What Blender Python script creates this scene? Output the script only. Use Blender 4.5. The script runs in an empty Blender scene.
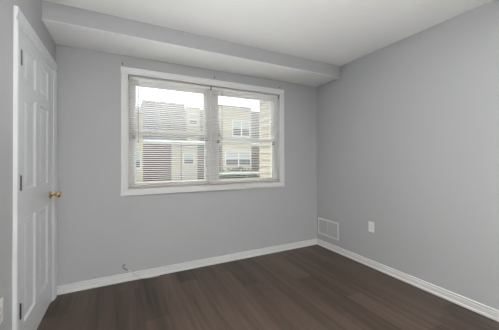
import bpy, bmesh, math, random
from mathutils import Matrix, Vector
random.seed(7)
S = bpy.context.scene
COL = S.collection
R = math.radians

# ---------------------------------------------------------------- camera
FOC, CY, HC = 253.609, 158.4635, 1.22
t, p, q = R(26.6968), R(0.4762), R(-0.206)
fw = Vector((math.sin(t)*math.cos(p), math.cos(t)*math.cos(p), math.sin(p)))
r0 = Vector((math.cos(t), -math.sin(t), 0.0))
u0 = r0.cross(fw)
rt = r0*math.cos(q) + u0*math.sin(q)
up = u0*math.cos(q) - r0*math.sin(q)
cam = bpy.data.cameras.new('camera')
cam.sensor_fit = 'HORIZONTAL'
cam.sensor_width = 36.0
cam.lens = FOC/499.0*36.0
cam.shift_y = -(165.0-CY)/499.0
cam.clip_start = 0.02
cam.clip_end = 300
co = bpy.data.objects.new('camera', cam)
COL.objects.link(co)
m3 = Matrix((rt, up, -fw)).transposed()
co.matrix_world = Matrix.Translation((0, 0, HC)) @ m3.to_4x4()
S.camera = co

# ---------------------------------------------------------------- world, fill lights, exposure
W = bpy.data.worlds.new('overcast_sky')
S.world = W
W.use_nodes = True
wN, wL = W.node_tree.nodes, W.node_tree.links
bg = wN['Background']
# hazy overcast sky: palest near the horizon, brightest high above the houses opposite, where the sun stands behind cloud
SKY_LOW, SKY_HIGH, SKY_DIR = 1.15, 20.0, Vector((0.05, 0.45, 0.89)).normalized()
tc_ = wN.new('ShaderNodeTexCoord')
dt_ = wN.new('ShaderNodeVectorMath'); dt_.operation = 'DOT_PRODUCT'
dt_.inputs[1].default_value = SKY_DIR
mx_ = wN.new('ShaderNodeMath'); mx_.operation = 'MAXIMUM'; mx_.inputs[1].default_value = 0.0
pw_ = wN.new('ShaderNodeMath'); pw_.operation = 'POWER'; pw_.inputs[1].default_value = 4.0
ma_ = wN.new('ShaderNodeMath'); ma_.operation = 'MULTIPLY_ADD'
ma_.inputs[1].default_value = SKY_HIGH; ma_.inputs[2].default_value = SKY_LOW
wL.new(tc_.outputs['Generated'], dt_.inputs[0]); wL.new(dt_.outputs['Value'], mx_.inputs[0])
wL.new(mx_.outputs[0], pw_.inputs[0]); wL.new(pw_.outputs[0], ma_.inputs[0])
wL.new(ma_.outputs[0], bg.inputs['Strength'])
bg.inputs['Color'].default_value = (0.92, 0.965, 1.0, 1)
# added fill lights, out of view, brighten the room: one raised, one low
def fill_light(name, loc, aim, watts, spread):
    fl = bpy.data.lights.new(name, 'AREA')
    fl.shape = 'DISK'; fl.size = 0.4; fl.energy = watts; fl.color = (1.0, 0.993, 0.985); fl.spread = spread
    o = bpy.data.objects.new(name, fl); COL.objects.link(o)
    o.location = loc; o.rotation_euler = Vector(aim).to_track_quat('-Z', 'Y').to_euler()
fill_light('fill_light_up', (0.5, -0.35, 1.15), (0.0, -0.05, 1), 150.0, R(80))
fill_light('fill_light_low', (0.35, 0.1, 0.12), (0.02, 0.15, 1), 25.0, R(110))
S.view_settings.view_transform = 'Standard'
S.view_settings.look = 'None'
S.view_settings.gamma = 1.0
S.view_settings.use_curve_mapping = False
S.view_settings.exposure = 0.0
S.cycles.max_bounces = 12
S.cycles.diffuse_bounces = 8
S.cycles.transparent_max_bounces = 16
S.cycles.use_denoising = True

# ---------------------------------------------------------------- room sizes (metres)
D, XL, XR, H = 2.882, -0.545, 2.551, 2.448
YF = -1.2                   # wall behind the camera
SOF_Y, SOF_Z = 2.42, 2.30    # soffit over the window
WX0, WX1, WZ0, WZ1 = 0.055, 1.905, 0.932, 2.112     # window opening

# ---------------------------------------------------------------- materials
def nodes_of(name):
    m = bpy.data.materials.new(name)
    m.use_nodes = True
    return m, m.node_tree.nodes, m.node_tree.links, m.node_tree.nodes['Principled BSDF']

def mat(name, col, rough=0.5, metal=0.0, var=0.0, scale=8.0, bump=0.0, bscale=200.0):
    m, N, L, b = nodes_of(name)
    b.inputs['Roughness'].default_value = rough
    b.inputs['Metallic'].default_value = metal
    tc = N.new('ShaderNodeTexCoord')
    no = N.new('ShaderNodeTexNoise')
    no.inputs['Scale'].default_value = scale
    no.inputs['Detail'].default_value = 4
    L.new(tc.outputs['Object'], no.inputs['Vector'])
    mx = N.new('ShaderNodeMix'); mx.data_type = 'RGBA'
    mx.inputs[6].default_value = tuple(max(0, c*(1-var)) for c in col)+(1,)
    mx.inputs[7].default_value = tuple(min(1, c*(1+var)) for c in col)+(1,)
    L.new(no.outputs['Fac'], mx.inputs[0])
    L.new(mx.outputs[2], b.inputs['Base Color'])
    if bump:
        n2 = N.new('ShaderNodeTexNoise'); n2.inputs['Scale'].default_value = bscale
        L.new(tc.outputs['Object'], n2.inputs['Vector'])
        bp = N.new('ShaderNodeBump'); bp.inputs['Strength'].default_value = bump
        bp.inputs['Distance'].default_value = 0.002
        L.new(n2.outputs['Fac'], bp.inputs['Height'])
        L.new(bp.outputs['Normal'], b.inputs['Normal'])
    return m

M = {}
M['wall'] = mat('grey_wall_paint', (0.444, 0.450, 0.459), 0.55, var=0.015, scale=1.5, bump=0.15)
M['ceil'] = mat('white_ceiling_paint', (0.85, 0.85, 0.84), 0.8, var=0.01, scale=2, bump=0.15)
M['trim'] = mat('white_trim_paint', (0.77, 0.77, 0.765), 0.35, var=0.01)
M['door'] = mat('white_door_paint', (0.74, 0.76, 0.775), 0.38, var=0.01, bump=0.1, bscale=90)
M['vinyl'] = mat('white_window_vinyl', (0.72, 0.72, 0.71), 0.4, var=0.01)
M['blind'] = mat('off_white_blind_slat', (0.80, 0.775, 0.755), 0.4, var=0.02)
M['rail'] = mat('cream_blind_rail', (0.50, 0.45, 0.41), 0.45, var=0.02)
M['trackshade'] = mat('dark_grey_track_shade', (0.13, 0.13, 0.13), 0.5)
M['cord'] = mat('white_cord', (0.66, 0.64, 0.60), 0.8)
M['wand'] = mat('smoky_wand_plastic', (0.36, 0.35, 0.34), 0.25)
M['plastic'] = mat('white_plastic', (0.82, 0.82, 0.81), 0.3)
M['dark'] = mat('dark_slot', (0.08, 0.08, 0.08), 0.7)
M['vent'] = mat('white_enamel', (0.60, 0.60, 0.60), 0.4)
M['louvre'] = mat('grey_white_enamel', (0.52, 0.52, 0.52), 0.45)
M['duct'] = mat('duct_grey', (0.16, 0.16, 0.165), 0.8)
M['brass'] = mat('polished_brass', (0.66, 0.49, 0.22), 0.22, 1.0, var=0.05)
M['steel'] = mat('dull_steel', (0.16, 0.16, 0.165), 0.33, 1.0, var=0.1)
M['cable'] = mat('pale_cable_jacket', (0.60, 0.59, 0.57), 0.5)
M['cabletip'] = mat('dark_metal_connector', (0.13, 0.125, 0.12), 0.4, 0.8)
M['nail'] = mat('dark_nail_metal', (0.12, 0.12, 0.12), 0.45, 0.8)
M['roofing'] = mat('grey_shingles', (0.17, 0.17, 0.185), 0.9, var=0.25, scale=20)
M['gutter'] = mat('white_gutter_enamel', (0.85, 0.85, 0.85), 0.4)
M['housetrim'] = mat('white_house_trim', (0.85, 0.85, 0.84), 0.5)
M['curtain'] = mat('pale_grey_shade_cloth', (0.55, 0.58, 0.60), 0.8)
M['downpipe'] = mat('dark_brown_downpipe', (0.07, 0.06, 0.055), 0.5)
M['leaf'] = mat('hedge_leaf_green', (0.10, 0.14, 0.07), 0.7, var=0.5, scale=6)
M['lawn'] = mat('lawn_green', (0.045, 0.055, 0.03), 0.9, var=0.3, scale=1.5)
M['daylight_slab'] = mat('pale_bounce_concrete', (0.50, 0.485, 0.455), 0.9, var=0.3, scale=1.5)

def floor_mat():
    m, N, L, b = nodes_of('grey_brown_plank_floor')
    tc = N.new('ShaderNodeTexCoord')
    sx = N.new('ShaderNodeSeparateXYZ'); L.new(tc.outputs['Object'], sx.inputs[0])
    ad = N.new('ShaderNodeMath'); ad.operation = 'ADD'; ad.inputs[1].default_value = 20*0.182-0.883
    L.new(sx.outputs['X'], ad.inputs[0])
    ay = N.new('ShaderNodeMath'); ay.operation = 'ADD'; ay.inputs[1].default_value = 10.80
    L.new(sx.outputs['Y'], ay.inputs[0])
    cb = N.new('ShaderNodeCombineXYZ')
    dvr = N.new('ShaderNodeMath'); dvr.operation = 'DIVIDE'; dvr.inputs[1].default_value = 0.182
    L.new(ad.outputs[0], dvr.inputs[0])
    flr = N.new('ShaderNodeMath'); flr.operation = 'FLOOR'; L.new(dvr.outputs[0], flr.inputs[0])
    wnz = N.new('ShaderNodeTexWhiteNoise'); wnz.noise_dimensions = '1D'; L.new(flr.outputs[0], wnz.inputs['W'])
    sh = N.new('ShaderNodeMath'); sh.operation = 'MULTIPLY_ADD'; sh.inputs[1].default_value = 1.22
    L.new(wnz.outputs['Value'], sh.inputs[0]); L.new(ay.outputs[0], sh.inputs[2])
    L.new(sh.outputs[0], cb.inputs[0]); L.new(ad.outputs[0], cb.inputs[1])
    br = N.new('ShaderNodeTexBrick')
    br.offset = 0.0; br.offset_frequency = 2; br.squash = 1
    br.inputs['Scale'].default_value = 1
    br.inputs['Brick Width'].default_value = 1.22
    br.inputs['Row Height'].default_value = 0.182
    br.inputs['Mortar Size'].default_value = 0.0014
    br.inputs['Mortar Smooth'].default_value = 0.3
    br.inputs['Bias'].default_value = -0.1
    br.inputs['Color1'].default_value = (0, 0, 0, 1)
    br.inputs['Color2'].default_value = (1, 1, 1, 1)
    br.inputs['Mortar'].default_value = (0.5, 0.5, 0.5, 1)
    L.new(cb.outputs[0], br.inputs['Vector'])
    # long grain
    mp = N.new('ShaderNodeMapping'); mp.inputs['Scale'].default_value = (20, 0.9, 1)
    L.new(tc.outputs['Object'], mp.inputs['Vector'])
    jit = N.new('ShaderNodeVectorMath'); jit.operation = 'MULTIPLY_ADD'
    jit.inputs[1].default_value = (3, 7, 5)
    L.new(br.outputs['Color'], jit.inputs[0]); L.new(mp.outputs[0], jit.inputs[2])
    n1 = N.new('ShaderNodeTexNoise'); n1.inputs['Scale'].default_value = 1.0
    n1.inputs['Detail'].default_value = 6; n1.inputs['Roughness'].default_value = 0.6
    n1.inputs['Distortion'].default_value = 0.6
    L.new(jit.outputs[0], n1.inputs['Vector'])
    mp2 = N.new('ShaderNodeMapping'); mp2.inputs['Scale'].default_value = (5.5, 0.5, 1)
    L.new(tc.outputs['Object'], mp2.inputs['Vector'])
    n2 = N.new('ShaderNodeTexNoise'); n2.inputs['Scale'].default_value = 1.0; n2.inputs['Detail'].default_value = 2
    L.new(mp2.outputs[0], n2.inputs['Vector'])
    # value = 0.45*plank + 0.35*grain + 0.2*band
    a = N.new('ShaderNodeMath'); a.operation = 'MULTIPLY'; a.inputs[1].default_value = 0.28
    L.new(br.outputs['Color'], a.inputs[0])
    c = N.new('ShaderNodeMath'); c.operation = 'MULTIPLY_ADD'; c.inputs[1].default_value = 0.62
    L.new(n1.outputs['Fac'], c.inputs[0]); L.new(a.outputs[0], c.inputs[2])
    d = N.new('ShaderNodeMath'); d.operation = 'MULTIPLY_ADD'; d.inputs[1].default_value = 0.50
    L.new(n2.outputs['Fac'], d.inputs[0]); L.new(c.outputs[0], d.inputs[2])
    cr = N.new('ShaderNodeValToRGB')
    cr.color_ramp.elements[0].position = 0.42; cr.color_ramp.elements[0].color = (0.019, 0.012, 0.0085, 1)
    cr.color_ramp.elements[1].position = 1.0; cr.color_ramp.elements[1].color = (0.118, 0.085, 0.065, 1)
    L.new(d.outputs[0], cr.inputs[0])
    mx = N.new('ShaderNodeMix'); mx.data_type = 'RGBA'
    mx.inputs[7].default_value = (0.022, 0.016, 0.013, 1)
    L.new(br.outputs['Fac'], mx.inputs[0]); L.new(cr.outputs[0], mx.inputs[6])
    L.new(mx.outputs[2], b.inputs['Base Color'])
    b.inputs['Roughness'].default_value = 0.5
    b.inputs['Specular IOR Level'].default_value = 0.3
    bp = N.new('ShaderNodeBump'); bp.inputs['Strength'].default_value = 0.12; bp.inputs['Distance'].default_value = 0.002
    L.new(n1.outputs['Fac'], bp.inputs['Height']); L.new(bp.outputs['Normal'], b.inputs['Normal'])
    return m
M['floor'] = floor_mat()

def brick_mat():
    m, N, L, b = nodes_of('red_brown_brick')
    tc = N.new('ShaderNodeTexCoord')
    sx = N.new('ShaderNodeSeparateXYZ'); L.new(tc.outputs['Object'], sx.inputs[0])
    cb = N.new('ShaderNodeCombineXYZ'); L.new(sx.outputs['X'], cb.inputs[0]); L.new(sx.outputs['Z'], cb.inputs[1])
    br = N.new('ShaderNodeTexBrick')
    br.inputs['Scale'].default_value = 1
    br.inputs['Brick Width'].default_value = 0.21; br.inputs['Row Height'].default_value = 0.075
    br.inputs['Mortar Size'].default_value = 0.008
    br.inputs['Color1'].default_value = (0.085, 0.042, 0.032, 1)
    br.inputs['Color2'].default_value = (0.125, 0.066, 0.052, 1)
    br.inputs['Mortar'].default_value = (0.16, 0.14, 0.13, 1)
    L.new(cb.outputs[0], br.inputs['Vector'])
    L.new(br.outputs['Color'], b.inputs['Base Color'])
    b.inputs['Roughness'].default_value = 0.9
    return m
M['brick'] = brick_mat()

def siding_mat(name, col, pitch):
    # lap siding: the boards' lower edges stand proud, as a bump
    m, N, L, b = nodes_of(name)
    tc = N.new('ShaderNodeTexCoord')
    sx = N.new('ShaderNodeSeparateXYZ'); L.new(tc.outputs['Object'], sx.inputs[0])
    dv = N.new('ShaderNodeMath'); dv.operation = 'DIVIDE'; dv.inputs[1].default_value = pitch
    L.new(sx.outputs['Z'], dv.inputs[0])
    fr = N.new('ShaderNodeMath'); fr.operation = 'FRACT'; L.new(dv.outputs[0], fr.inputs[0])
    b.inputs['Base Color'].default_value = tuple(col)+(1,)
    bp = N.new('ShaderNodeBump'); bp.inputs['Strength'].default_value = 0.8; bp.inputs['Distance'].default_value = 0.03
    bp.invert = True
    L.new(fr.outputs[0], bp.inputs['Height']); L.new(bp.outputs['Normal'], b.inputs['Normal'])
    b.inputs['Roughness'].default_value = 0.6
    return m
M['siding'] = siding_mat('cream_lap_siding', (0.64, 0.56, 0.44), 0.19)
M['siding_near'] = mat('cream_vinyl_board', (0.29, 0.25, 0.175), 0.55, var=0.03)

def glass_mat(name, tint, refl):
    m = bpy.data.materials.new(name); m.use_nodes = True
    N, L = m.node_tree.nodes, m.node_tree.links
    N.clear()
    out = N.new('ShaderNodeOutputMaterial'); mx = N.new('ShaderNodeMixShader')
    tr = N.new('ShaderNodeBsdfTransparent'); tr.inputs[0].default_value = tint+(1,)
    gl = N.new('ShaderNodeBsdfGlossy'); gl.inputs['Roughness'].default_value = 0.02
    fr = N.new('ShaderNodeFresnel'); fr.inputs['IOR'].default_value = refl
    L.new(fr.outputs[0], mx.inputs[0]); L.new(tr.outputs[0], mx.inputs[1]); L.new(gl.outputs[0], mx.inputs[2])
    L.new(mx.outputs[0], out.inputs[0])
    return m
M['glass'] = glass_mat('clear_window_glass', (0.95, 0.965, 0.96), 1.25)
def house_glass():
    m, N, L, b = nodes_of('grey_house_glass')
    b.inputs['Base Color'].default_value = (0.07, 0.085, 0.10, 1)
    b.inputs['Roughness'].default_value = 0.08
    b.inputs['Specular IOR Level'].default_value = 0.8
    return m
M['houseglass'] = house_glass()
# ---------------------------------------------------------------- mesh helpers
class MB:
    def __init__(s): s.bm = bmesh.new()
    def box(s, x0, x1, y0, y1, z0, z1, bev=0.0, seg=1):
        v = [s.bm.verts.new((x, y, z)) for x in (x0, x1) for y in (y0, y1) for z in (z0, z1)]
        F = [(0,1,3,2),(4,6,7,5),(0,4,5,1),(2,3,7,6),(0,2,6,4),(1,5,7,3)]
        f = [s.bm.faces.new([v[i] for i in q_]) for q_ in F]
        if bev:
            ed = list({e for ff in f for e in ff.edges})
            bmesh.ops.bevel(s.bm, geom=ed, offset=bev, segments=seg, affect='EDGES', profile=0.6)
        return s
    def prism(s, prof, axis, a0, a1):
        """profile = list of 2-D points swept along an axis; 2-D = the two other axes in order"""
        def P(pt, a):
            if axis == 'X': return (a, pt[0], pt[1])
            if axis == 'Y': return (pt[0], a, pt[1])
            return (pt[0], pt[1], a)
        A = [s.bm.verts.new(P(k, a0)) for k in prof]
        B = [s.bm.verts.new(P(k, a1)) for k in prof]
        n = len(prof)
        for i in range(n):
            s.bm.faces.new((A[i], A[(i+1) % n], B[(i+1) % n], B[i]))
        s.bm.faces.new(A[::-1]); s.bm.faces.new(B)
        return s
    def lathe(s, prof, centre, axis, n=24):
        """profile = (radius, height) list turned about an axis vector"""
        ax = Vector(axis).normalized()
        h = Vector((0, 0, 1)) if abs(ax.z) < 0.9 else Vector((1, 0, 0))
        e1 = ax.cross(h).normalized(); e2 = ax.cross(e1)
        c = Vector(centre); rings = []
        for r, z in prof:
            rings.append([s.bm.verts.new(c + ax*z + (e1*math.cos(k*2*math.pi/n) + e2*math.sin(k*2*math.pi/n))*r) for k in range(n)])
        for a, b in zip(rings, rings[1:]):
            for k in range(n):
                s.bm.faces.new((a[k], a[(k+1) % n], b[(k+1) % n], b[k]))
        s.bm.faces.new(rings[0][::-1]); s.bm.faces.new(rings[-1])
        return s
    def tube(s, pts, r, n=8):
        pts = [Vector(k) for k in pts]; rings = []
        ref = Vector((0.3, 1, 0.2)).normalized()
        for i, k in enumerate(pts):
            d = (pts[min(i+1, len(pts)-1)] - pts[max(i-1, 0)]).normalized()
            e1 = d.cross(ref).normalized(); e2 = d.cross(e1)
            rr = r[i] if isinstance(r, (list, tuple)) else r
            rings.append([s.bm.verts.new(k + (e1*math.cos(j*2*math.pi/n) + e2*math.sin(j*2*math.pi/n))*rr) for j in range(n)])
        for a, b in zip(rings, rings[1:]):
            for k in range(n):
                s.bm.faces.new((a[k], a[(k+1) % n], b[(k+1) % n], b[k]))
        s.bm.faces.new(rings[0][::-1]); s.bm.faces.new(rings[-1])
        return s
    def build(s, name, m, parent=None, smooth=False):
        bmesh.ops.recalc_face_normals(s.bm, faces=s.bm.faces[:])
        me = bpy.data.meshes.new(name)
        s.bm.to_mesh(me); s.bm.free()
        if smooth:
            for f in me.polygons: f.use_smooth = True
            try: me.set_sharp_from_angle(angle=R(40))
            except Exception: pass
        me.materials.append(m)
        o = bpy.data.objects.new(name, me)
        COL.objects.link(o)
        if parent is not None:
            o.parent = parent
            o.matrix_parent_inverse = Matrix.Translation(parent.location).inverted()
        return o

def tag(o, label, cat, group=None, kind=None):
    o['label'] = label; o['category'] = cat
    if group: o['group'] = group
    if kind: o['kind'] = kind
    return o
def struct(o, label=None, cat=None):
    o['kind'] = 'structure'
    if label: o['label'] = label; o['category'] = cat
    return o
def empty(name, loc):
    o = bpy.data.objects.new(name, None); o.location = loc; o.empty_display_size = 0.1
    COL.objects.link(o); return o

# ================================================================ ROOM SHELL
T = 0.16
struct(MB().box(XL-T, XR+T, YF-T, D+T, -0.12, 0).build('floor', M['floor']),
       'grey-brown wood plank floor running towards the window wall', 'floor')
struct(MB().box(XL-T, XR+T, YF-T, D+T, H, H+0.14).build('ceiling', M['ceil']),
       'smooth white painted ceiling', 'ceiling')
# window wall, with the opening left free
b = MB()
b.box(XL-T, WX0-0.012, D, D+T, 0, H); b.box(WX1+0.012, XR+T, D, D+T, 0, H)
b.box(WX0-0.012, WX1+0.012, D, D+T, 0, WZ0-0.012); b.box(WX0-0.012, WX1+0.012, D, D+T, WZ1+0.012, H)
struct(b.build('wall_back', M['wall']), 'grey painted wall around the wide window', 'wall')
struct(MB().box(XR, XR+T, YF-T, D, 0, H).build('wall_right', M['wall']),
       'plain grey painted wall with the floor-level vent and socket', 'wall')
# left wall with the door opening
DY0, DY1, DZ1 = 1.925, 2.748, 2.045
b = MB()
b.box(XL-T, XL, YF-T, DY0, 0, H); b.box(XL-T, XL, DY1, D, 0, H)
b.box(XL-T, XL, DY0, DY1, DZ1, H); b.box(XL-T, XL-0.09, DY0, DY1, 0, DZ1)
struct(b.build('wall_left', M['wall']), 'grey painted wall around the white panel door', 'wall')
struct(MB().box(XL, XR, YF-T, YF, 0, H).build('wall_front', M['wall']), 'grey wall behind the viewpoint', 'wall')
# soffit: grey face, white underside
sof = empty('trim_1', (0, SOF_Y, SOF_Z))
struct(sof, 'boxed soffit across the top of the window wall, grey face and white underside', 'soffit')
MB().box(XL, XR, SOF_Y, SOF_Y+0.03, SOF_Z+0.004, H).build('soffit_face', M['wall'], sof)
MB().box(XL, XR, SOF_Y+0.0005, D, SOF_Z, SOF_Z+0.004).build('soffit_underside', M['ceil'], sof)
# baseboards: board with eased top and a shoe moulding
BH = 0.078
def base_prof(sgn, at):
    return [(at, 0), (at+sgn*0.020, 0), (at+sgn*0.020, 0.010), (at+sgn*0.018, 0.016), (at+sgn*0.0105, 0.019),
            (at+sgn*0.0115, BH-0.024), (at+sgn*0.0075, BH-0.021), (at+sgn*0.0085, BH-0.015), (at+sgn*0.0115, BH-0.010), (at+sgn*0.010, BH-0.003), (at+sgn*0.006, BH), (at, BH)]
CW = 0.078                                   # door casing width
CY0, CY1 = 1.862, 2.842                      # casing outer edges
struct(MB().prism(base_prof(-1, D), 'X', XL, XR).build('baseboard_back', M['trim']), 'white baseboard along the window wall', 'baseboard')
struct(MB().prism([(x, z) for x, z in base_prof(-1, XR)], 'Y', YF, D-0.0005).build('baseboard_right', M['trim']), 'white baseboard along the right wall', 'baseboard')
struct(MB().prism([(x, z) for x, z in base_prof(1, XL)], 'Y', YF, CY0).build('baseboard_left', M['trim']), 'white baseboard beside the door', 'baseboard')
struct(MB().prism(base_prof(1, YF), 'X', XL+0.02, XR-0.02).build('baseboard_front', M['trim']), 'white baseboard behind the viewpoint', 'baseboard')

# ================================================================ DOOR (left wall)
dr = empty('door_1', (XL, DY0, 0))
struct(dr, 'white six-panel door with brass knob, shut, in the left wall', 'door')
# casing
def casing_prof(n):      # across the width: 0 = inner edge, outward
    return [(0, 0), (0, 0.009), (0.006, 0.012), (0.018, 0.0125), (0.024, 0.016), (0.052, 0.019), (n-0.008, 0.021), (n, 0.018), (n, 0)]
zc_in = 2.095-CW+0.004
cp = casing_prof(CW)
cs = MB()
cs.prism([(XL+h_, CY0+CW-w_) for w_, h_ in cp], 'Z', 0, zc_in)
cs.prism([(XL+h_, CY1-CW+w_) for w_, h_ in cp], 'Z', 0, zc_in)
cs.prism([(XL+h_, zc_in+w_) for w_, h_ in cp], 'Y', CY0, CY1)
cs.build('door_casing', M['door'], dr)
jb = MB()
jb.box(XL-0.089, XL, DY0, DY0+0.014, 0, DZ1); jb.box(XL-0.089, XL, DY1-0.014, DY1, 0, DZ1); jb.box(XL-0.089, XL, DY0+0.014, DY1-0.014, DZ1-0.014, DZ1)
jb.build('door_jamb', M['trim'], dr)
# slab with six raised panels
sy0, sy1, sz0, sz1 = DY0+0.017, DY1-0.017, 0.012, DZ1-0.018
xf, xb = XL-0.001, XL-0.036
bm = bmesh.new()
wid = sy1-sy0
ys = [sy0, sy0+0.112, sy0+wid/2-0.048, sy0+wid/2+0.048, sy1-0.112, sy1]
zs = [sz0, 0.215, 0.862, 1.040, 1.640, 1.722, 1.945, sz1]
V = {}
for i, y in enumerate(ys):
    for j, z in enumerate(zs): V[i, j] = bm.verts.new((xf, y, z))
panels = []
for i in range(5):
    for j in range(7):
        f = bm.faces.new((V[i, j], V[i+1, j], V[i+1, j+1], V[i, j+1]))
        if i in (1, 3) and j in (1, 3, 5): panels.append(f)
bm.normal_update()
for f in panels:
    if f.normal.x < 0: f.normal_flip()
for f in bm.faces:
    if f.normal.x < 0: f.normal_flip()
def inset(faces, th, dep):
    bmesh.ops.inset_individual(bm, faces=faces, thickness=th, depth=dep, use_even_offset=True)
inset(panels, 0.012, -0.011); inset(panels, 0.009, 0.0); inset(panels, 0.026, 0.008)
bd = [e for e in bm.edges if e.is_boundary]
ex = bmesh.ops.extrude_edge_only(bm, edges=bd)
for v in [g for g in ex['geom'] if isinstance(g, bmesh.types.BMVert)]: v.co.x = xb
bmesh.ops.holes_fill(bm, edges=[e for e in bm.edges if e.is_boundary])
mb = MB(); mb.bm.free(); mb.bm = bm
mb.build('door_slab', M['door'], dr)
for zc in (1.834, 1.092, 0.340):
    hb = MB()
    hb.tube([(XL+0.008, DY0+0.0155, zc-0.0445), (XL+0.008, DY0+0.0155, zc+0.0445)], 0.010, 10)
    hb.box(XL-0.0005, XL+0.0022, DY0-0.012, DY0+0.0155, zc-0.0445, zc+0.0445)
    hb.lathe([(0.004, 0), (0.0055, 0.003), (0.002, 0.007)], (XL+0.008, DY0+0.0155, zc+0.0445), (0, 0, 1), 10)
    hb.box(XL-0.0005, XL+0.0012, DY0+0.0155, DY0+0.040, zc-0.0445, zc+0.0445)
    o = hb.build('hinge', M['steel'], dr, True)
ky, kz = sy1-0.052, 0.935
kn = MB()
kn.lathe([(0.0, 0), (0.031, 0.0005), (0.032, 0.004), (0.028, 0.009), (0.014, 0.012), (0.011, 0.016), (0.0105, 0.028), (0.013, 0.040),
          (0.021, 0.046), (0.0275, 0.054), (0.0285, 0.062), (0.026, 0.070), (0.017, 0.076), (0.006, 0.078)], (xf+0.0005, ky, kz), (1, 0, 0), 28)
o = kn.build('door_knob', M['brass'], dr, True); o['label'] = 'round polished brass knob'

# ================================================================ WINDOW
wn = empty('window_1', ((WX0+WX1)/2, D, WZ0))
struct(wn, 'wide white twin sash window looking out on townhouses', 'window')
WC = 0.067
wp = [(0, 0), (0, 0.010), (0.006, 0.013), (0.016, 0.0135), (0.022, 0.017), (0.046, 0.0195), (WC-0.007, 0.021), (WC, 0.018), (WC, 0)]
c = MB()
c.prism([(WX0-w_, D-h_) for w_, h_ in wp], 'Z', WZ0, WZ1)
c.prism([(WX1+w_, D-h_) for w_, h_ in wp], 'Z', WZ0, WZ1)
c.prism([(D-h_, WZ1+w_) for w_, h_ in wp], 'X', WX0-WC, WX1+WC)
c.prism([(D-h_, WZ0-w_) for w_, h_ in wp], 'X', WX0-WC, WX1+WC)
c.build('window_casing', M['trim'], wn)
c = MB()
yo = D+T
c.box(WX0-0.012, WX0, D, yo, WZ0-0.012, WZ1+0.012); c.box(WX1, WX1+0.012, D, yo, WZ0-0.012, WZ1+0.012)
c.box(WX0, WX1, D, yo, WZ1, WZ1+0.012); c.box(WX0, WX1, D, yo, WZ0-0.012, WZ0)
c.build('window_reveal', M['trim'], wn)
F0, F1 = D+0.062, D+0.15
# outer frame and centre mullion
XM0, XM1 = 0.925, 1.035
c = MB()
c.box(WX0, WX0+0.04, F0, F1, WZ0, WZ1, 0.003); c.box(WX1-0.04, WX1, F0, F1, WZ0, WZ1, 0.003)
c.box(XM0, XM1, F0, F1, WZ0, WZ1, 0.003)
c.box(WX0+0.04, WX1-0.04, F0+0.001, F1-0.001, WZ1-0.042, WZ1, 0.003); c.box(WX0+0.04, WX1-0.04, F0+0.001, F1-0.001, WZ0, WZ0+0.026, 0.003)
c.build('window_frame', M['vinyl'], wn)
def sash(name, x0, x1, z0, z1, y, wl, wr, wt, wb):
    s = MB(); d = 0.030
    s.box(x0, x0+wl, y, y+d, z0, z1, 0.003); s.box(x1-wr, x1, y, y+d, z0, z1, 0.003)
    s.box(x0+wl, x1-wr, y+0.001, y+d-0.001, z1-wt, z1, 0.003); s.box(x0+wl, x1-wr, y+0.001, y+d-0.001, z0, z0+wb, 0.003)
    f = s.build(name, M['vinyl'], wn)
    MB().box(x0+wl, x1-wr, y+0.013, y+0.017, z0+wb, z1-wt).build('pane', M['glass'], f)
for x0, x1, zl, zh in ((WX0+0.04, XM0, 1.505, 1.555), (XM1, WX1-0.04, 1.468, 1.512)):
    sash('lower_sash', x0+0.001, x1-0.001, WZ0+0.026, zh, F0+0.014, 0.038, 0.036, 0.034, 0.030)
    sash('upper_sash', x0+0.002, x1-0.002, zl, WZ1-0.042, F0+0.050, 0.038, 0.036, 0.036, zh-zl-0.004)
    c = MB(); xm = (x0+x1)/2
    c.box(xm-0.03, xm+0.03, F0-0.004, F0+0.014, zh-0.008, zh+0.004, 0.002)
    c.build('sash_lock', M['vinyl'], wn)
    zt = 1.452 if x0 < 0.5 else 1.432
    for xa in (x0+0.004, x1-0.034):
        MB().box(xa, xa+0.030, F0-0.005, F0+0.015, zt, zt+0.036, 0.002).build('track_gap_shade', M['trackshade'], wn)  # dark blocks stand in for the shade in the sash track gaps

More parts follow.
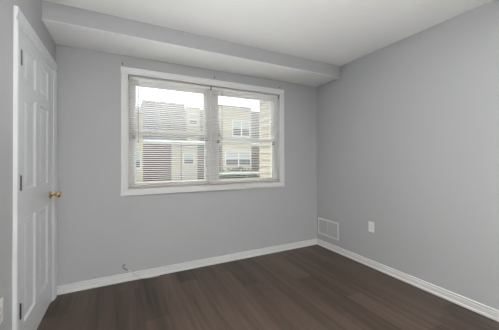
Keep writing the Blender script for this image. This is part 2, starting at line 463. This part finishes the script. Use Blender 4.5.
# ================================================================ BLINDS
def blind(x0, x1, tilt, label, zbot, wand_x, wand_len, cord_x, cord_z, ladders, rail_h):
    yb = D+0.030
    root = empty('venetian_blind', ((x0+x1)/2, yb, WZ1-0.03))
    tag(root, label, 'blind', 'white mini blinds in the window')
    ztop = WZ1-0.014
    h = MB(); h.box(x0, x1, yb-0.017, yb+0.017, ztop-0.028, ztop, 0.002)
    h.build('head_rail', M['blind'], root)
    for xx in (x0-0.003, x1-0.003):
        g = MB(); g.box(xx, xx+0.006, yb-0.024, yb+0.018, ztop-0.031, ztop+0.004, 0.001)
        g.build('bracket', M['steel'], root)
    sl = MB(); n = 0
    z = ztop-0.045; ca, sa = math.cos(tilt), math.sin(tilt); w = 0.0125
    while z > zbot+rail_h+0.008:
        prev = None
        K = 4; top = []; bot = []
        for k in range(K+1):
            u = (k/K*2-1)*w; cr = 0.0016*(1-(u/w)**2)
            y = yb+u*ca + cr*sa; zz = z-u*sa + cr*ca
            top.append((y, zz)); bot.append((y-0.0005*sa, zz-0.0005*ca))
        prof = top+bot[::-1]
        sl.prism(prof, 'X', x0+0.004, x1-0.004)
        z -= 0.0215; n += 1
    o = sl.build('slats', M['blind'], root)
    br = MB(); br.box(x0+0.004, x1-0.004, yb-0.0125, yb+0.0125, zbot, zbot+rail_h, 0.004, 2)
    br.build('bottom_rail', M['rail'], root)
    for lx in ladders:
        for yy in (yb-0.0135, yb+0.0135):
            l = MB(); l.tube([(lx, yy, ztop-0.03), (lx, yy, zbot+0.011)], 0.0008, 5)
            l.build('ladder_cord', M['cord'], root)
    wd = MB()
    wd.tube([(wand_x, yb-0.022, ztop-0.05), (wand_x+0.001, yb-0.024, ztop-wand_len)], 0.0036, 6)
    wd.lathe([(0.002, 0), (0.0055, 0.004), (0.0055, 0.03), (0.003, 0.035)], (wand_x+0.001, yb-0.024, ztop-wand_len-0.03), (0, 0, 1), 8)
    wd.tube([(wand_x, yb-0.014, ztop-0.024), (wand_x, yb-0.021, ztop-0.036), (wand_x, yb-0.022, ztop-0.052)], 0.0018, 5)
    wd.build('tilt_wand', M['wand'], root)
    cd = MB()
    for k in (-0.003, 0.004):
        cd.tube([(cord_x+k, yb-0.019, ztop-0.027), (cord_x+k*1.4, yb-0.021, (ztop+cord_z)/2), (cord_x+0.0005+k*0.2, yb-0.021, cord_z)], 0.0011, 5)
    cord = cd.build('pull_cord', M['cord'], root)
    ts = MB(); ts.lathe([(0.002, 0.03), (0.0045, 0.022), (0.0065, 0.0)], (cord_x+0.0005, yb-0.021, cord_z-0.028), (0, 0, 1), 8)
    ts.build('tassel', M['plastic'], cord)
blind(WX0+0.006, 0.944, R(24), 'off-white mini blind over the left half of the window', 0.945, 0.152, 0.66, 0.905, 1.25, (0.11, 0.50, 0.89), 0.024)
blind(0.950, WX1-0.006, R(17), 'off-white mini blind over the right half of the window', 0.939, 1.082, 0.60, 1.578, 0.985, (1.00, 1.43, 1.85), 0.032)

# ================================================================ SMALL THINGS IN THE ROOM
# return-air vent
vy0, vy1, vz0, vz1 = 2.461, 2.853, 0.160, 0.394
v = empty('wall_vent', (XR, (vy0+vy1)/2, vz0))
tag(v, 'white louvred return-air vent low on the right wall by the corner', 'vent')
b = MB(); fr = 0.022
pr = lambda at, s_: [(XR, at), (XR-0.004, at), (XR-0.008, at+s_*0.006), (XR-0.008, at+s_*(fr-0.004)), (XR-0.004, at+s_*fr), (XR, at+s_*fr)]
b.prism([(x, z) for x, z in pr(vz0, 1)], 'Y', vy0, vy1); b.prism([(x, z) for x, z in pr(vz1, -1)], 'Y', vy0, vy1)
b.prism([(x, y) for x, y in pr(vy0, 1)], 'Z', vz0, vz1); b.prism([(x, y) for x, y in pr(vy1, -1)], 'Z', vz0, vz1)
b.build('vent_frame', M['trim'], v)
ym = (vy0+vy1)/2
MB().box(XR-0.007, XR, ym-0.008, ym+0.008, vz0+fr, vz1-fr, 0.001).build('centre_bar', M['trim'], v)
b = MB(); z = vz0+fr+0.006
while z < vz1-fr-0.002:
    for a0, a1 in ((vy0+fr, ym-0.008), (ym+0.008, vy1-fr)):
        b.prism([(XR-0.001, z+0.0065), (XR-0.007, z-0.0015), (XR-0.0065, z-0.0025), (XR-0.0005, z+0.0055)], 'Y', a0, a1)
    z += 0.0105
b.build('louvres', M['louvre'], v)
MB().box(XR-0.0005, XR+0.001, vy0+0.01, vy1-0.01, vz0+0.01, vz1-0.01).build('duct_back', M['duct'], v)
for yy in (vy0+0.011, vy1-0.011):
    MB().lathe([(0.0035, 0), (0.0035, 0.001), (0.001, 0.002)], (XR-0.008, yy, (vz0+vz1)/2), (-1, 0, 0), 8).build('screw', M['steel'], v)

# wall sockets
def socket(xw, sgn, yc, zc, label):
    r_ = empty('wall_outlet', (xw, yc, zc))
    tag(r_, label, 'outlet', 'white wall sockets')
    X = lambda a: (min(xw, xw+sgn*a), max(xw, xw+sgn*a))
    def bx(a0, a1, y0, y1, z0, z1, bev=0):
        xa, xb2 = sorted((xw+sgn*a0, xw+sgn*a1)); return MB().box(xa, xb2, y0, y1, z0, z1, bev, 2)
    bx(0, 0.0055, yc-0.036, yc+0.036, zc-0.059, zc+0.059, 0.0022).build('cover_plate', M['plastic'], r_)
    f = bx(0.005, 0.0068, yc-0.0165, yc+0.0165, zc-0.0335, zc+0.0335, 0.0008).build('receptacle', M['plastic'], r_)
    for zz in (zc+0.0175, zc-0.0175):
        sl = MB(); xa, xb2 = sorted((xw+sgn*0.0066, xw+sgn*0.0075))
        sl.box(xa, xb2, yc-0.0070, yc-0.0058, zz-0.002, zz+0.007); sl.box(xa, xb2, yc+0.0058, yc+0.0070, zz-0.001, zz+0.006)
        sl.lathe([(0.0018, 0), (0.0018, 0.0009)], (xw+sgn*0.0066, yc, zz-0.008), (sgn, 0, 0), 10)
        sl.build('socket_holes', M['dark'], f)
    for zz in (zc+0.048, zc-0.048):
        MB().lathe([(0.003, 0), (0.003, 0.0008), (0.0012, 0.0014)], (xw+sgn*0.0053, yc, zz), (sgn, 0, 0), 8).build('plate_screw', M['plastic'], r_)
socket(XR, -1, 1.973, 0.457, 'white power outlet plate on the right wall, right of the vent')
socket(XL, 1, 1.687, 0.470, 'white outlet plate on the left wall cut off by the frame edge, beside the door')

# nails left above the window casing
for x, lab in ((0.004, 'small dark curtain hook in the wall above the window casing at its left corner'),
               (0.985, 'small dark curtain hook in the wall above the middle of the window casing'),
               (1.907, 'small dark curtain hook in the wall above the window casing at its right corner')):
    n_ = MB(); y0 = D
    n_.lathe([(0.007, 0), (0.007, 0.002), (0.003, 0.004), (0.003, 0.010)], (x, y0, 2.209), (0, -1, 0), 10)
    n_.tube([(x, y0-0.008, 2.209), (x, y0-0.016, 2.205), (x, y0-0.020, 2.211), (x, y0-0.019, 2.219)], 0.0028, 6)
    tag(n_.build('curtain_hook', M['nail'], None, True), lab, 'hook', 'curtain hooks above the window')

# loose cable rising from the floor over the baseboard
cb_ = empty('loose_cable', (0.16, D-0.03, 0))
tag(cb_, 'short pale loose cable curling up over the baseboard below the window', 'cable')
pts = [(0.36, D-0.034, 0.0045), (0.29, D-0.040, 0.0045), (0.225, D-0.036, 0.0045), (0.185, D-0.033, 0.010), (0.150, D-0.032, 0.030), (0.115, D-0.029, 0.062), (0.080, D-0.024, 0.096), (0.052, D-0.022, 0.115)]
MB().tube(pts, 0.0042, 8).build('cable_jacket', M['cable'], cb_, True)
pts = [(0.055, D-0.022, 0.113), (0.030, D-0.021, 0.128), (0.012, D-0.021, 0.150), (0.010, D-0.021, 0.166), (0.018, D-0.021, 0.176), (0.028, D-0.021, 0.172), (0.030, D-0.021, 0.160)]
MB().tube(pts, [0.0044, 0.0044, 0.0044, 0.004, 0.004, 0.004, 0.0034], 8).build('cable_end', M['cabletip'], cb_, True)

# ================================================================ OUTSIDE
GZ = -0.55
struct(MB().box(-40, 60, D+T+0.02, 90, GZ-0.2, GZ).build('ground', M['lawn']), 'grass between the two rows of houses', 'ground')
struct(MB().box(-9, 11, D+T+0.02, 8.5, GZ, GZ+0.01).build('bounce_slab', M['daylight_slab']), 'added pale slab outside the window, bouncing daylight up into the room', 'bounce_slab')  # added slab, out of view; its pale top bounces daylight indoors

# this building's own wing, to the right of the window
wg = empty('building_wing', (3.6, 4.2, GZ))
tag(wg, 'near cream clapboard wing of this building, just right of the window', 'building')
b = MB()
wx, wy1 = 3.0, 5.40
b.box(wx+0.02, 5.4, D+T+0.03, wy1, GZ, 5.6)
b.build('wing_wall', M['siding_near'], wg)
b = MB(); z = GZ
while z < 5.55:
    b.prism([(wx+0.021, z), (wx-0.022, z), (wx+0.014, z+0.15), (wx+0.021, z+0.15)], 'Y', D+T+0.03, wy1-0.09)
    z += 0.15
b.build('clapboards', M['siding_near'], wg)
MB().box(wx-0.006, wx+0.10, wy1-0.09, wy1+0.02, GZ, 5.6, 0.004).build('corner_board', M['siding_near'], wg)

def hwin(parent, x0, x1, z0, z1, y, mull=1, shade=0.5):
    f = MB(); w = 0.085
    f.box(x0, x1, y-0.05, y+0.02, z1-w, z1); f.box(x0, x1, y-0.07, y+0.02, z0, z0+w)
    n = mull
    for k in range(n+1):
        c_ = x0+(x1-x0)*k/n
        a0 = min(max(c_-w/2, x0), x1-w); wk = w*(1.5 if 0 < k < n else 1.2)
        f.box(a0, a0+wk if k < n else x1, y-0.049, y+0.02, z0+w, z1-w)
    zm = (z0+z1)/2
    f.box(x0+w, x1-w, y-0.035, y+0.015, zm-0.03, zm+0.03)
    fo = f.build('window_unit', M['housetrim'], parent)
    MB().box(x0+0.02, x1-0.02, y-0.02, y+0.01, z0+0.02, z1-0.02).build('pane', M['houseglass'], fo)
    if shade:
        MB().box(x0+0.03, x1-0.03, y-0.026, y-0.018, z1-(z1-z0)*shade, z1-0.03).build('drawn_shade', M['curtain'], fo)
    return fo

FY = 22.0
def gut(parent, x0, x1, z0, z1):
    MB().prism([(FY+0.02, z1), (FY-0.42, z1), (FY-0.45, z1-0.06), (FY-0.38, z0), (FY+0.02, z0)], 'X', x0, x1).build('gutter', M['gutter'], parent)

# 1: cream house at the far left of the view
h1 = empty('townhouse', (0.0, FY+3, GZ)); tag(h1, 'cream clapboard townhouse with one grey window, leftmost outside', 'house', 'townhouses across the lawn')
MB().box(-4.5, 1.50, FY-0.1, FY+7, GZ, 5.05).build('house_wall', M['siding'], h1)
hwin(h1, 0.80, 1.36, 0.58, 2.00, FY-0.1, 1, 0.5)
hwin(h1, -2.2, -1.0, 0.58, 2.00, FY-0.1, 2, 0.5)
MB().prism([(FY-0.3, 5.05), (FY+7.2, 5.05), (FY+3.4, 6.2)], 'X', -4.6, 1.50).build('house_roof', M['roofing'], h1)
MB().box(-4.6, 1.50, FY-0.34, FY-0.22, 4.97, 5.10).build('fascia', M['gutter'], h1)

# 2: brick townhouse with the grey mansard
h2 = empty('townhouse', (4.0, FY+3, GZ)); tag(h2, 'brick townhouse with steep grey mansard roof and white gutter, seen in the left window half', 'house', 'townhouses across the lawn')
MB().box(1.53, 3.64, FY, FY+7, GZ, 2.75).build('brick_wall', M['brick'], h2)
MB().box(5.95, 8.05, FY, FY+7, GZ, 2.75).build('brick_wall', M['brick'], h2)
MB().box(3.64, 5.95, FY+0.05, FY+7, GZ, 2.75).build('siding_panel', M['siding'], h2)
MB().box(3.60, 3.70, FY-0.09, FY+0.01, GZ, 2.6).build('downpipe', M['downpipe'], h2)
MB().box(4.50, 4.56, FY-0.01, FY+0.06, GZ, 2.6).build('downpipe', M['downpipe'], h2)
hwin(h2, 4.68, 5.67, 0.85, 1.90, FY+0.05, 1, 0.45)
gut(h2, 1.50, 8.05, 2.58, 2.87)
MB().prism([(FY-0.25, 2.86), (FY+7, 2.86), (FY+6.2, 6.30), (FY+0.75, 6.30)], 'X', 1.53, 4.98).build('mansard_roof', M['roofing'], h2)
MB().prism([(FY-0.25, 2.86), (FY+7, 2.86), (FY+6.2, 5.95), (FY+0.75, 5.95)], 'X', 6.15, 8.05).build('mansard_roof', M['roofing'], h2)
MB().box(4.98, 6.15, FY-0.05, FY+7, 2.86, 5.90).build('dormer', M['siding'], h2)
hwin(h2, 5.12, 5.95, 4.30, 5.35, FY-0.05, 1, 0.4)

# 3: cream house with paired windows
h3 = empty('townhouse', (9.5, FY+3, GZ)); tag(h3, 'cream clapboard townhouse with white paired windows, seen in the right window half', 'house', 'townhouses across the lawn')
MB().box(8.07, 10.92, FY-0.7, FY+7, GZ, 6.2).build('house_wall', M['siding'], h3)
hwin(h3, 8.25, 10.85, 0.70, 2.12, FY-0.7, 2, 0.55)
hwin(h3, 8.95, 10.75, 3.40, 4.95, FY-0.7, 2, 0.5)
MB().box(10.94, 14.0, FY, FY+7, GZ, 2.75).build('brick_wall', M['brick'], h3)
gut(h3, 10.93, 14.0, 2.58, 2.87)
MB().prism([(FY-0.25, 2.86), (FY+7, 2.86), (FY+6.2, 6.20), (FY+0.75, 6.20)], 'X', 10.93, 14.0).build('mansard_roof', M['roofing'], h3)
MB().prism([(FY-0.95, 6.2), (FY+7.1, 6.2), (FY+3.2, 7.0)], 'X', 8.0, 11.0).build('house_roof', M['roofing'], h3)

# hedge in front of the cream house, and a white rail before it
hb = MB()
for i in range(1500):
    x = random.uniform(6.6, 12.6); yy = random.uniform(19.3, 20.4)
    top = 0.50 + 0.12*math.sin(x*2.3) + 0.06*math.sin(x*7.1)
    z = random.uniform(GZ+0.02, top)
    a = random.uniform(0, 6.28); e = random.uniform(-0.9, 0.9); s_ = random.uniform(0.10, 0.18)
    d1 = Vector((math.cos(a), math.sin(a)*0.6, math.sin(e))).normalized()*s_
    d2 = d1.cross(Vector((random.random(), random.random(), 1))).normalized()*s_*0.55
    c0 = Vector((x, yy, max(z, GZ+0.16)))
    vs = [hb.bm.verts.new(c0+k) for k in (-d1, d2*0.8+d1*0.1, d1, -d2*0.8+d1*0.1)]
    hb.bm.faces.new(vs)
hb.box(6.7, 12.5, 19.5, 20.25, GZ, 0.28)
tag(hb.build('hedge', M['leaf']), 'low dark green clipped hedge in front of the cream townhouse', 'hedge')
rf = empty('rail_fence', (8.2, 18.2, GZ)); tag(rf, 'low white rail in front of the green hedge', 'fence')
MB().box(6.30, 10.15, 18.17, 18.24, 0.17, 0.30, 0.01).build('rail', M['gutter'], rf)
for x in (6.28, 10.12):
    MB().box(x, x+0.09, 18.15, 18.26, GZ, 0.34, 0.008).build('post', M['gutter'], rf)
